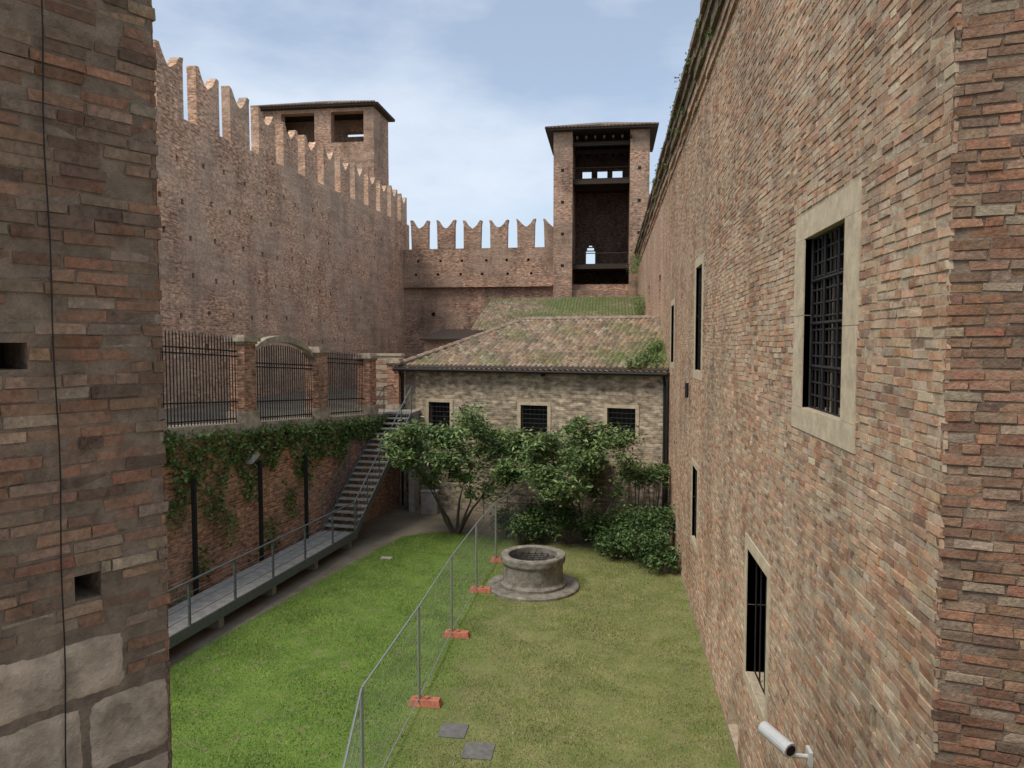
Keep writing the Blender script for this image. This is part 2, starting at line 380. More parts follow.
# ------------------------------------------------------------------ leaf helpers
def unit(n):
    v=rng.normal(size=(n,3)); return v/np.linalg.norm(v,axis=1)[:,None]
def leaves(name,c,L,W,cols,mat,parent=None,up=.3):
    n=len(c); nrm=unit(n); nrm[:,2]=np.abs(nrm[:,2])+up; nrm/=np.linalg.norm(nrm,axis=1)[:,None]
    a=np.cross(nrm,unit(n)); a/=np.linalg.norm(a,axis=1)[:,None]; b=np.cross(nrm,a)
    l=L*rng.uniform(.6,1.2,(n,1)); w=W*rng.uniform(.7,1.2,(n,1))
    V=np.stack([c-a*l/2,c+b*w/2-a*l*.05+nrm*w*.15,c+a*l/2,c-b*w/2-a*l*.05+nrm*w*.15],1).reshape(-1,3)
    return np_mesh(name,V,np.arange(4*n).reshape(-1,4),cols,mat,parent)
def leafcols(n,pal,w):
    p=np.array(pal); return p[rng.choice(len(p),n,p=np.array(w)/sum(w))]*rng.uniform(.75,1.25,(n,1))

GREEN=[(.115,.18,.058),(.16,.24,.08),(.07,.115,.04),(.24,.31,.12),(.31,.31,.14)]
def tree(name,base,hgt,rad,nl,stems=4,leafL=.19,seed=1,pal=GREEN,low=.25,lean=(0,0),sq=.4,keep=.55):
    rnd=random.Random(seed); e=empty(name); mb=MB(); tips=[]
    def branch(p,dr,ln,r,dep):
        q=p
        for k in range(3):
            dr=(dr+Vector((rnd.uniform(-.22,.22),rnd.uniform(-.22,.22),rnd.uniform(-.1,.15)))).normalized()
            nq=q+dr*ln/3; mb.tube(q,nq,r*(1-.22*k),r*(1-.22*(k+1)),6,cap=False); q=nq
            if dep<=2 : tips.append((q.copy(),dep))
        if dep<=0: return
        for _ in range(rnd.choice((2,3,3))):
            nd=(dr+Vector((rnd.uniform(-.9,.9),rnd.uniform(-.9,.9),rnd.uniform(-.35,.55)))).normalized()
            branch(q,nd,ln*rnd.uniform(.6,.85),r*.42,dep-1)
    b=Vector(base)
    for i in range(stems):
        a=i*2*math.pi/stems+rnd.uniform(-.4,.4)
        branch(b+Vector((math.cos(a)*.1,math.sin(a)*.1,-.05)),Vector((math.cos(a)*.5+lean[0],math.sin(a)*.5+lean[1],1)).normalized(),hgt*.38,.075,3)
    mb.build('trunk_and_limbs',[M_bark],e)
    T=np.array([t[0][:] for t in tips]); c0=np.array([base[0]+lean[0]*hgt*.4,base[1]+lean[1]*hgt*.4,hgt*.62])
    q=(T-c0)/np.array([rad,rad,hgt*sq]); m=np.linalg.norm(q,axis=1); f=np.where(m>1,1/m,1); T=c0+(T-c0)*f[:,None]
    T=T[T[:,2]>hgt*low]
    sel=rng.uniform(0,1,len(T))<keep; T=T[sel]; per=max(1,nl//len(T))
    sig=rng.uniform(.10,.25,len(T))
    c=np.repeat(T,per,0)+rng.normal(size=(len(T)*per,3))*np.repeat(sig,per)[:,None]*np.array([1.15,1.15,.6])
    tint=np.repeat(rng.uniform(.7,1.3,(len(T),1)),per,0)
    leaves('foliage',c,leafL,leafL*.45,leafcols(len(c),pal,[4,4,2,2.5,.7])*tint,M_leaf,e,.7)
    return e
tree('magnolia_tree',(-5.55,26.4,0),4.9,2.4,16000,5,.2,3,low=.22,keep=.75)
tree('magnolia_tree',(-.75,26.0,0),4.35,2.35,13500,5,.2,11,low=.3,lean=(.04,0),sq=.38,keep=.7)

def shrub(name,blobs,n,L=.16,pal=GREEN):
    e=empty(name); cs=[];mb=MB()
    tot=sum(b[3]*b[3] for b in blobs)
    for bx,by,bz,r in blobs:
        k=int(n*r*r/tot); sub=14; u=unit(sub); u[:,2]=np.abs(u[:,2])*.8; cc=np.array([bx,by,bz])+u*r*rng.uniform(.45,1.1,(sub,1))
        for q in cc: mb.tube((bx,by,0),tuple(q),.02,.006,4,cap=False)
        i=rng.integers(0,sub,k); c=cc[i]+rng.normal(size=(k,3))*r*.24; cs.append(c[c[:,2]>.05])
    c=np.concatenate(cs); mb.build('stems',[M_bark],e)
    leaves('foliage',c,L,L*.45,leafcols(len(c),pal,[4,4,3,1.5,.3]),M_leaf,e,.5)
DG=[(.07,.125,.04),(.105,.175,.055),(.045,.085,.027),(.155,.225,.07),(.18,.20,.08)]
shrub('shrub',[(-3.0,25.0,.4,.65),(-2.4,25.6,.5,.75),(-3.6,26.2,.5,.65)],2800,.15,DG)
shrub('shrub',[(-1.4,25.4,.6,.7),(-.3,25.2,.55,.7),(-2.0,26.5,.8,.7)],3400,.17,DG)
shrub('shrub',[(.3,23.8,.4,.7),(1.2,23.3,.45,.75),(1.75,22.5,.35,.45),(.9,24.6,.7,.85),(1.7,24.9,.9,.75)],6000,.16,DG)
shrub('shrub',[(1.0,26.8,1.9,.7),(1.6,26.5,2.2,.6)],1800,.17,GREEN)

# ------------------------------------------------------------------ tile roofs
def tile_roof(name,A,e,nb,V0,V1,U0,U1,z_eave,slope,inside,parent,pal,w,pitch=.22,course=.36,mossf=None):
    nu=int((U1-U0)/pitch*6)+1; nc=int((V1-V0)/course)+1
    us=np.linspace(U0,U1,nu); vs=[]; lift=[]; cid=[]
    for k_ in range(nc):
        vs+= [V0+k_*course, V0+(k_+1)*course-.004]; lift+=[.045,0.0]; cid+=[k_,k_]
    vs=np.array(vs); lift=np.array(lift); cid=np.array(cid)
    UU,VV=np.meshgrid(us,vs,indexing='ij'); LL=np.broadcast_to(lift,UU.shape); 
    ph=UU/pitch
    tu=np.floor(ph).astype(int); jt=(np.sin(tu*12.9898+np.broadcast_to(cid,UU.shape)*78.233)*43758.5453)%1
    Z=z_eave+VV*slope+.075*np.abs(np.sin(np.pi*ph))+LL+ (jt-.5)*.022
    Z+= .045*np.sin(UU*.55+1)*np.sin(VV*.6)
    X=A[0]+e[0]*UU+nb[0]*VV; Y=A[1]+e[1]*UU+nb[1]*VV
    idx=np.arange(UU.size).reshape(UU.shape)
    F=np.stack([idx[:-1,:-1],idx[1:,:-1],idx[1:,1:],idx[:-1,1:]],-1).reshape(-1,4)
    uc=((UU[:-1,:-1]+UU[1:,1:])/2).ravel(); vc=((VV[:-1,:-1]+VV[1:,1:])/2).ravel()
    xc=((X[:-1,:-1]+X[1:,1:])/2).ravel()
    keep=inside(uc,vc,xc); F=F[keep]; uc=uc[keep]; vc=vc[keep]
    ti=np.floor(uc/pitch).astype(int)+1000; ci=np.floor((vc-V0)/course+1e-3).astype(int)
    rn=(np.sin(ti*127.1+ci*311.7)*43758.5453)%1; rn2=(np.sin(ti*269.5+ci*183.3)*43758.5453)%1
    pal=np.array(pal); cw=np.cumsum(np.array(w)/sum(w)); pi_=np.searchsorted(cw,rn); pi_=np.clip(pi_,0,len(pal)-1)
    C=pal[pi_]*(.78+.44*rn2)[:,None]
    if mossf is not None:
        m=np.clip(mossf(uc,vc)+rng.uniform(-.25,.25,len(uc)),0,1)[:,None]; C=C*(1-m)+m*np.array([.14,.18,.055])
    return np_mesh(name,np.stack([X.ravel(),Y.ravel(),Z.ravel()],1),F,C,M_tile,parent)
TP=[(.35,.25,.17),(.40,.295,.205),(.28,.20,.145),(.42,.34,.255),(.20,.16,.12),(.38,.235,.155)]
TW=[4,3,3,2,1.5,1.5]

# ------------------------------------------------------------------ courtyard house
house=empty('stone_house')
A=(-8.66,30.78); B=(2.21,27.96)
e=Vector((B[0]-A[0],B[1]-A[1])); Lf=e.length; e.normalize(); nb=Vector((-e.y,e.x)); nf=(-nb.x,-nb.y)
ed=(e.x,e.y)
def ft(t0,t1): return (Lf-t1,Lf-t0)
hw=[ft(9.1,10.1)+(3.1,4.5,.3),ft(4.78,5.92)+(2.5,4.5,.3),ft(1.25,2.35)+(3.35,4.5,.3)]
mb=MB(); wall(mb,A,ed,nf,Lf,0,5.9,.5,hw,0,1)
C0=(A[0]+nb.x*10.7,A[1]+nb.y*10.7)
wall(mb,A,(nb.x,nb.y),(-e.x,-e.y),10.7,0,5.9,.5,[],0,1)
wall(mb,C0,ed,(nb.x,nb.y),Lf-2.6,0,5.9,.5,[],0,1)
mb.build('walls',[M_fac,M_glass],house)
mf=MB(); mg=MB()
for w_ in hw:
    frame(mf,A,ed,nf,w_[0],w_[1],w_[2],w_[3],.13,.03,.2,0)
    grate(mg,A,ed,nf,w_[0],w_[1],w_[2],w_[3],6,int((w_[3]-w_[2])/.18),.06,.013)
mf.build('window_frames',[M_stone],house); mg.build('window_grates',[M_iron],house)
mb=MB()
def fp(u,v,z): return (A[0]+e.x*u+nb.x*v,A[1]+e.y*u+nb.y*v,z)
mb.tube(fp(-.35,-.42,5.88),fp(Lf,-.42,5.84),.07,n=8,mi=0)
mb.hexa([fp(-.3,-.38,5.93),fp(Lf,-.38,5.93),fp(Lf,.1,5.93),fp(-.3,.1,5.93),fp(-.3,-.38,5.98),fp(Lf,-.38,5.98),fp(Lf,.1,6.1),fp(-.3,.1,6.1)],1)
mb.tube(fp(-.12,-.3,5.8),fp(-.12,-.1,5.5),.05,n=8); mb.tube(fp(-.12,-.1,5.5),fp(-.12,-.1,0),.05,n=8)
mb.tube(fp(Lf-.15,-.35,5.85),fp(Lf-.15,-.08,5.4),.05,n=8); mb.tube(fp(Lf-.15,-.08,5.4),fp(Lf-.15,-.08,0),.055,n=8)
mb.tube(fp(6.3,-.06,5.75),fp(6.3,-.25,5.72),.08,.06,n=8)
mb.build('gutter_and_pipes',[M_iron,M_wood],house)
sl=2.05/5.35
def ins_front(u,v,x): return (x<RX+.25)&(u>-.35+3.44*(v+.4)/5.35*.98)&(v<5.35)
def moss1(u,v): return np.clip((u-8.2+v*.1)/2.2,0,1)*np.clip(1-np.abs(v-1.2)/3.4,0,1)*.95+.4*(np.sin(u*1.3)*np.sin(v*2.1+u)>.35)
tile_roof('roof_tiles',A,ed,(nb.x,nb.y),-.45,5.35,-.4,12.2,6.0,sl,ins_front,house,TP,TW,mossf=moss1)
r2=(A[0]+e.x*9.95+nb.x*5.35,A[1]+e.y*9.95+nb.y*5.35,8.05)
mb=MB()
mb.poly([fp(-.4,-.4,5.85),fp(-.4,11.1,5.85),fp(3.44,5.35,8.03)],0)
mb.poly([fp(-.4,11.1,5.85),fp(9,11.1,5.85),(r2[0],r2[1],8.03),fp(3.44,5.35,8.03)],0)
mb.build('rear_slopes',[plain_mat('roof_tile_rear',(.32,.24,.17),.4,3)],house)
mb=MB()
def ridge(a,b,step=.38):
    a=Vector(a);b=Vector(b);n=int((b-a).length/step)
    for i in range(n):
        q=a+(b-a)*i/n; q2=a+(b-a)*(i+1.1)/n; mb.tube(q,q2,.13,.105,8)
ridge(fp(-.38,-.38,6.0),fp(3.44,5.35,8.1)); ridge(fp(3.44,5.35,8.1),(r2[0],r2[1],8.1))
mb.build('ridge_tiles',[plain_mat('ridge_tile',(.31,.235,.175),.5,4)],house)

rh=empty('tiled_outbuilding')
mb=MB(); mb.box(-8.3,2.1,45.5,54,0,7.7,0); mb.build('walls',[M_wL],rh)
def moss2(u,v): return np.clip(.05+v*.05+.4*np.sin(u*.8+v*.5)*np.sin(v*1.1+1)+.6*np.clip((u-3)/3,0,1),0,.92)
tile_roof('roof_tiles',(-8.6,45.2),(1,0),(0,1),0,8.6,0,10.8,7.7,.29,lambda u,v,x:(x<RX+.2),rh,TP,TW,mossf=moss2)
mb=MB(); mb.box(-12.2,-8.9,48,54,0,7.2,0); mb.hexa([(-12.4,47.6,7.15),(-8.85,47.6,7.15),(-8.85,54.2,7.9),(-12.4,54.2,7.9),(-12.4,47.6,7.25),(-8.85,47.6,7.25),(-8.85,54.2,8.0),(-12.4,54.2,8.0)],1); mb.build('lean_to',[M_wL,M_wood],rh)

# ------------------------------------------------------------------ castle walls
def merlon(mb,p0,d,nrm,s,w,zb,h,th):
    pr=[(0,0),(1,0),(1.0,.9),(1.02,1.0),(.88,1.0),(.74,.86),(.60,.76),(.5,.73),(.40,.76),(.26,.86),(.12,1.0),(-.02,1.0),(0,.9)]
    j=random.uniform(-.06,.06); k=[random.uniform(-.03,.03) for _ in pr]
    mb.prism([(s+a*w+kk*.5,zb+b*(h+j*2)+(kk*1.5 if b>.7 else 0)) for (a,b),kk in zip(pr,k)],p0,d,nrm,th)
cw=empty('castle_wall')
LX=-17.0
def ztop(y): return 18.25+(y-28)*.030
ops=[]
for zz in (6.6,8.0,9.6,11.1,12.6,14.2):
    yy=20+random.uniform(0,2)
    while yy<59:
        if random.random()<.8: z0=zz+(yy-26)*.02+random.uniform(-.15,.15); y0=yy+random.uniform(-.4,.4); ops.append((y0-14,y0-14+.20,z0,z0+.22,.3))
        yy+=1.9
mb=MB(); wall(mb,(LX,14),(0,1),(1,0),48.0,0,ztop(14)-2.3,1.6,ops,0,1,z1b=ztop(62)-2.3)
yy=29.2-2.75*5
while yy<60:
    merlon(mb,(LX+.003,yy),(0,1),(1,0),0,1.8,ztop(yy)-2.34,2.4,.40); yy+=2.75
mb.build('wall_body',[M_wL,M_dark],cw)

fw=empty('castle_wall')
ops=[]
for zz in (12.5,13.6):
    xx=1.0
    while xx<12:
        a=xx+random.uniform(-.2,.2); ops.append((a,a+.2,zz,zz+.2,.3)); xx+=1.9
mb=MB(); wall(mb,(-17,60),(1,0),(0,-1),14.0,11.7,14.7,1.2,ops,0,1)
wall(mb,(-17,60.35),(1,0),(0,-1),22.0,0,11.69,.8,[(2.3,2.6,9.2,9.5,.3),(6.2,6.5,8.2,8.5,.3)],0,1)
xx=.7
def merlonF(mb,p0,d,nrm,s,w,zb,h,th):
    pr=[(.02,0),(.98,0),(1.0,.85),(1.05,1.0),(.93,1.0),(.76,.84),(.60,.75),(.5,.72),(.40,.75),(.24,.84),(.07,1.0),(-.05,1.0),(0,.85)]
    j=random.uniform(-.09,.07); k=[random.uniform(-.04,.04) for _ in pr]
    mb.prism([(s+a*w+kk*.5,zb+b*(h+j)+(kk if b>.7 else 0)) for (a,b),kk in zip(pr,k)],p0,d,nrm,th)
while xx<12.2: merlonF(mb,(-17,60),(1,0),(0,-1),xx,1.45,14.69,2.3,.55); xx+=2.2
mb.box(-17,-4.6,59.9,60.3,11.55,11.72,0)
mb.build('wall_body',[M_wF,M_dark],fw)

# ------------------------------------------------------------------ towers
tw=empty('castle_tower')
mb=MB()
X0,X1,Y0,Y1=-4.5,3.0,59.4,66.0; ZT=23.6
wall(mb,(X0,Y0),(1,0),(0,-1),1.5,0,ZT,6.6,[],0,1)
wall(mb,(X1-1.5,Y0),(1,0),(0,-1),1.5,0,ZT,6.6,[],0,1)
bx=X0+1.5
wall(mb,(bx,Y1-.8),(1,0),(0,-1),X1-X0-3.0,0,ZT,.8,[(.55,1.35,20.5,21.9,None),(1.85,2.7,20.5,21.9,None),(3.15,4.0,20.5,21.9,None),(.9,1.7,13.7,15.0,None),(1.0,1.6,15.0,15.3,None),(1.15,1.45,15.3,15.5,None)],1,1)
wall(mb,(bx,Y0+.4),(1,0),(0,-1),X1-X0-3.0,0,11.2,.8,[],0,1)
for xx in (X0,X1-1.5):
    for z in (13,15.5,18,20.5): mb.box(xx+.6,xx+.85,Y0-.004,Y0+.1,z,z+.25,2)
mb.build('brick_shell',[M_wF,brick_mat('shaded_interior_brick',(.19,.115,.085),(.13,.08,.06),(.15,.115,.09),.3,.1,.014,.3,.5),M_dark],tw)  # back wall brick is coloured darker to paint in the tower's interior shade
mb=MB()
for z in (13.1,19.9): mb.box(bx,X1-1.5,Y0+1.0,Y1-.8,z,z+.25,0)
for z in (12.9,19.6,22.6):
    mb.box(bx-.1,X1-1.4,Y0+.5,Y0+.8,z,z+.3,0); mb.box(bx-.1,X1-1.4,Y0+3.0,Y0+3.3,z,z+.3,0)
for xx in np.arange(bx+.3,X1-1.5,.7): mb.box(xx,xx+.15,Y0-.3,Y1-.8,22.95,23.15,0)
mb.tube((bx,Y0+1.1,14.2),(X1-1.5,Y0+1.1,14.2),.04,n=5)
mb.tube((bx,Y0+1.1,21.0),(X1-1.5,Y0+1.1,21.0),.04,n=5)
mb.build('timber_floors',[M_wood],tw)
def hiproof(name,x0,x1,y0,y1,z,rise,parent,ov=.8):
    x0-=ov;x1+=ov;y0-=ov;y1+=ov; cx,cy=(x0+x1)/2,(y0+y1)/2; rl=max(0,(x1-x0)-(y1-y0))/2; yl=max(0,(y1-y0)-(x1-x0))/2
    mb=MB(); mb.box(x0,x1,y0,y1,z,z+.16,0)
    a=(cx-rl,cy-yl,z+rise); b=(cx+rl,cy+yl,z+rise); c=[(x0-.05,y0-.05,z+.17),(x1+.05,y0-.05,z+.17),(x1+.05,y1+.05,z+.17),(x0-.05,y1+.05,z+.17)]
    if rl>0: mb.poly([c[0],c[1],b,a],1); mb.poly([c[1],c[2],b],1); mb.poly([c[2],c[3],a,b],1); mb.poly([c[3],c[0],a],1)
    else: mb.poly([c[0],c[1],a],1); mb.poly([c[1],c[2],b,a],1); mb.poly([c[2],c[3],b],1); mb.poly([c[3],c[0],a,b],1)
    xx=x0
    while xx<x1: mb.tube((xx,y0-.12,z+.2),(cx+(xx-cx)*.1,cy-yl,z+rise+.02),.075,.075,6,1); xx+=.3
    mb.build(name,[M_wood,plain_mat('old_roof_tile',(.22,.165,.125),.45,3)],parent)
hiproof('roof',X0,X1,Y0,Y1,ZT+.0,1.5,tw,.6)
tw2=empty('castle_tower')
mb=MB(); x0,x1,y0,y1=-30.4,-20.1,62.2,66.4
o=[(2.0,5.0,24.2,26.8,None),(6.5,9.4,24.2,26.8,None)]
wall(mb,(x0,y0),(1,0),(0,-1),x1-x0,0,27.1,.8,o,0,1)
wall(mb,(x0,y1),(1,0),(0,1),x1-x0,0,27.1,.8,[(6.5,9.2,25.6,26.0,None)],0,1)
wall(mb,(x1-.002,y0+.8),(0,1),(1,0),y1-y0-1.6,0,27.099,.8,[],0,1)
wall(mb,(x0+.002,y0+.8),(0,1),(-1,0),y1-y0-1.6,0,27.099,.8,[],0,1)
mb.box(x0+.8,x1-.8,y0+.8,y1-.8,23.4,23.7,1)
mb.build('brick_shell',[M_wF,M_wood],tw2)
hiproof('roof',x0,x1,y0,y1,27.15,1.2,tw2,.5)

# ------------------------------------------------------------------ terrace, retaining wall, railing
def wx(y): return -11.5+.168*(y-15.1)
def wz(y): return 4.85-(y-17)*.06
dv=Vector((.168,1)).normalized(); dn2=(dv.y,-dv.x)
rw=empty('retaining_wall')
Lw=(30.6-8)/dv.y
mb=MB(); wall(mb,(wx(8),8),(dv.x,dv.y),dn2,Lw,0,wz(8)-.32,.6,[],0,1,z1b=wz(30.6)-.32); mb.build('brick_body',[M_wI],rw)
mb=MB()
def q(y,o,z): return (wx(y)+dn2[0]*o,y+dn2[1]*o,z)
yy=8.0
while yy<30.6:
    l=random.uniform(.9,1.5); y1_=min(30.6,yy+l-.008); j=random.uniform(-.012,.012)
    mb.hexa([q(yy,.05+j,wz(yy)-.31),q(y1_,.05+j,wz(y1_)-.31),q(y1_,-.65,wz(y1_)-.31),q(yy,-.65,wz(yy)-.31),q(yy,.05+j,wz(yy)+j),q(y1_,.05+j,wz(y1_)+j),q(y1_,-.65,wz(y1_)+j),q(yy,-.65,wz(yy)+j)]); yy+=l
mb.build('stone_coping',[M_stoneW],rw)
mb=MB(); mb.poly([(wx(8)-.6,8,wz(8)-.1),(wx(30.6)-.6,30.6,wz(30.6)-.1),(-9.3,34,4.0),(-9.3,60,4.0),(-17,60,4.0),(-17,8,4.7)]); mb.build('terrace_pavement',[M_ground])
ir=empty('iron_railing')
mb=MB(); mp=MB()
RO=-.22
py=[16.7,20.65,24.6,28.2,30.75]; ph=[2.6,2.6,2.46,2.40,2.3]
for y,h_ in zip(py,ph):
    c=q(y,RO,0); z0=wz(y); hw_=.27
    mp.obox(c,dv,.33,.33,z0-.3,z0+.35,1); mp.obox(c,dv,hw_,hw_,z0+.352,z0+h_-.28,0)
    mp.obox(c,dv,.31,.31,z0+h_-.278,z0+h_-.2,1); mp.obox(c,dv,.38,.38,z0+h_-.198,z0+h_-.08,1); mp.obox(c,dv,.29,.29,z0+h_-.078,z0+h_,1)
ap=MB()
for i in range(len(py)-1):
    if i==3: continue
    ya,yb=py[i]+.33,py[i+1]-.33; n=int((yb-ya)/.12)
    for k_ in range(n+1):
        y=ya+(yb-ya)*k_/n; c=q(y,RO,0); z0=wz(y); t=(k_/n-.5)*2
        top=z0+(2.25 if i!=1 else 1.85+.55*math.sqrt(max(0,1-t*t)))
        if i==0: top=z0+2.4
        mb.tube((c[0],c[1],z0),(c[0],c[1],top),.017,n=5)
        if i!=1: mb.tube((c[0],c[1],top),(c[0],c[1],top+.14),.026,.002,n=5)
        if k_%2==0: mb.tube((c[0],c[1],z0),(c[0],c[1],z0+.6),.012,n=4)
    for hh in (.12,.62,1.8 if i==1 else 2.1,1.68 if i==1 else 1.95):
        a=q(ya-.1,RO,wz(ya)+hh); b=q(yb+.1,RO,wz(yb)+hh); mb.tube(a,b,.022,n=5)
    if i==1:
        yc=(ya+yb)/2; hl=(yb-ya)/2+.05
        for k_ in range(20):
            t0=math.pi*k_/20; t1=math.pi*(k_+1)/20
            def pp(t,r,o): return q(yc-math.cos(t)*hl,RO+o,wz(yc-math.cos(t)*hl)+1.88+math.sin(t)*(.62+r))
            ap.hexa([pp(t0,-.0,-.12),pp(t0,-.0,.14),pp(t1,-.0,.14),pp(t1,-.0,-.12),pp(t0,.2,-.12),pp(t0,.2,.14),pp(t1,.2,.14),pp(t1,.2,-.12)])
ap.build('stone_gate_arch',[M_stoneW],ir)
mb.build('iron_bars',[M_iron],ir); mp.build('brick_posts',[M_wI,M_stoneW],ir)
sw=empty('banded_wall')
mb=MB()
for k_ in range(12):
    z=4.0+k_*.2; mb.box(-11.2,-9.35,32.4+(k_%2)*.003,33.0,z,z+.198,k_%2)
mb.box(-11.25,-9.3,32.35,33.05,6.402,6.5,1)
mb.build('masonry_bands',[M_wI,M_stone],sw)

# ivy
iv=empty('ivy')
n=18000
yy=8+22.4*rng.uniform(0,1,n)
def nzf(y): return .5+.5*np.sin(y*1.9+.6)*np.sin(y*.83+2)+.25*np.sin(y*4.7)
hang=.6+1.9*np.clip(nzf(yy),0,1.2)*np.clip((29-yy)/8,.15,1)
dz=hang*rng.uniform(0,1,n)**1.25
off=rng.uniform(.02,.30,n)*(1-.4*dz/np.maximum(hang,.1))
base=np.stack([wx(yy)+dn2[0]*off,yy+dn2[1]*off,wz(yy)-.18-dz+rng.normal(0,.07,n)],1)
dens=np.sin(base[:,1]*5.1+base[:,2]*3)*np.sin(base[:,2]*6.3+base[:,1]*2)+rng.uniform(-.9,1.1,n)>-.25
c=base[dens]
m=4500; y2=rng.uniform(15,24,m); z2=rng.uniform(.6,3,m); kp=(np.sin(y2*3.1+1)*np.sin(z2*2.2+y2)+rng.uniform(-.5,.5,m))>.5
c2=np.stack([wx(y2[kp])+dn2[0]*.1,y2[kp],z2[kp]],1)
m=1800; y3=rng.uniform(10,26,m); c3=np.stack([wx(y3)+rng.uniform(.05,.5,m),y3,np.abs(rng.normal(0,.2,m))+.02],1)
c3=c3[(np.sin(y3*2.3)+rng.uniform(-.6,.6,m))>.1]
c=np.concatenate([c,c2,c3])
IV=[(.11,.18,.055),(.17,.25,.08),(.07,.125,.035),(.24,.29,.12),(.30,.22,.11)]
leaves('foliage',c,.13,.10,leafcols(len(c),IV,[4,4,2,2,.8]),M_ivy,iv,.1)
ev=empty('wall_plants'); cc=[]
def tuft(x,y,z,r,k): cc.append(np.array([x,y,z])+rng.normal(size=(k,3))*np.array([r*.5,r,r*.6]))
for yq in np.concatenate([rng.uniform(8,30,22),rng.uniform(30,60,14)]): tuft(RX-.28,yq,14.08+rng.uniform(-.12,.03),rng.uniform(.05,.17),30)
for yq in rng.uniform(8,40,14): tuft(RX-.2,yq,13.6+rng.uniform(-.3,.2),rng.uniform(.05,.1),18)
for i in range(26):
    t=rng.uniform(0,1)**1.6; tuft(RX-.25-rng.uniform(0,1.3)*(1-t),27.9+t*2+.2,6.2+t*.75,.14,60)
for i in range(18): tuft(RX-.3,rng.uniform(46,54),8.6+rng.uniform(0,1.4),.35,70)
for i in range(16): tuft(RX-.4,rng.uniform(50,59),12.6,.4,60)
for i in range(12):
    xq=rng.uniform(-9,2); tuft(xq,53.6,10.1,.22,40)
c=np.concatenate(cc); leaves('foliage',c,.12,.05,leafcols(len(c),IV,[4,4,2,3,1]),M_ivy,ev,.1)

# ------------------------------------------------------------------ walkway and stair
wk=empty('raised_walkway')
def kx(y): return -9.55+.1*(y-14.5)
mb=MB(); zk=.52
P=lambda y,o,z:(kx(y)+o,y,z)
yy=9.0
while yy<24.1:
    y0_,y1_=yy,min(24.2,yy+1.19); 
    mb.hexa([P(y0_,-1.25,zk-.14),P(y0_,0,zk-.14),P(y1_,0,zk-.14),P(y1_,-1.25,zk-.14),P(y0_,-1.25,zk),P(y0_,0,zk),P(y1_,0,zk),P(y1_,-1.25,zk)],0); yy+=1.2
y0,y1=9,24.2
mb.hexa([P(y0,0.003,zk-.2),P(y0,.05,zk-.2),P(y1,.05,zk-.2),P(y1,0.003,zk-.2),P(y0,0.003,zk+.05),P(y0,.05,zk+.05),P(y1,.05,zk+.05),P(y1,0.003,zk+.05)],1)
yy=9.6
while yy<24.3: mb.box(kx(yy)-1.0,kx(yy)-.12,yy-.12,yy+.12,0,zk-.142,0); yy+=2.4
mb.build('deck',[M_conc,M_steel],wk)
mb=MB(); yy=10.2
while yy<24.3:
    a=P(yy,.0,zk); mb.box(a[0]-.02,a[0]+.02,yy-.035,yy+.035,zk-.1,zk+1.05)
    yy+=1.75
for hh,r in ((1.05,.025),(.78,.008),(.52,.008),(.26,.008)): mb.tube(P(9.5,0,zk+hh),P(24.1,0,zk+hh),r,n=6)
mb.build('handrail',[M_steel],wk)
st=empty('metal_staircase')
s0=Vector((-9.15,24.0,.52)); s1=Vector((-8.55,29.2,4.15)); sd=Vector((s1.x-s0.x,s1.y-s0.y,0)).normalized(); sn=Vector((sd.y,-sd.x,0)); W=.6
mb=MB(); ns=20; mt=MB()
for k_ in range(ns):
    t=(k_+1)/ns; c=s0.lerp(s1,t); mt.obox((c.x,c.y),(sn.x,sn.y),W-.02,.15,c.z-.045,c.z)
for sg in (-1,1):
    a=s0+sn*W*sg; b=s1+sn*W*sg
    mb.hexa([a+Vector((-.02,0,-.22)),a+Vector((.02,0,-.22)),b+Vector((.02,0,-.22)),b+Vector((-.02,0,-.22)),a+Vector((-.02,0,.06)),a+Vector((.02,0,.06)),b+Vector((.02,0,.06)),b+Vector((-.02,0,.06))])
    for hh,r in ((1.05,.025),(.75,.009),(.5,.009),(.27,.009)): mb.tube(a+Vector((0,0,hh)),b+Vector((0,0,hh)),r,n=6); mb.tube(b+Vector((0,0,hh)),b+Vector((0,1.3,hh)),r,n=6)
    for k_ in range(6):
        c=a.lerp(b,k_/5); mb.tube(c,c+Vector((0,0,1.05)),.022,n=6)
mb.build('stringers_and_rails',[M_steel],st); mt.build('treads',[M_conc],st)
mb=MB(); mb.box(-9.9,-7.95,29.25,30.7,4.0,4.15); mb.box(-8.2,-7.95,29.5,30.3,0,3.998); mb.box(-9.6,-9.3,29.5,30.3,0,3.998); mb.build('landing',[M_conc],st)
mb=MB(); mb.box(-7.6,-6.95,29.2,29.5,0,.9); mb.box(-7.63,-6.92,29.17,29.53,.9,.95); mb.build('service_box',[M_conc],st)

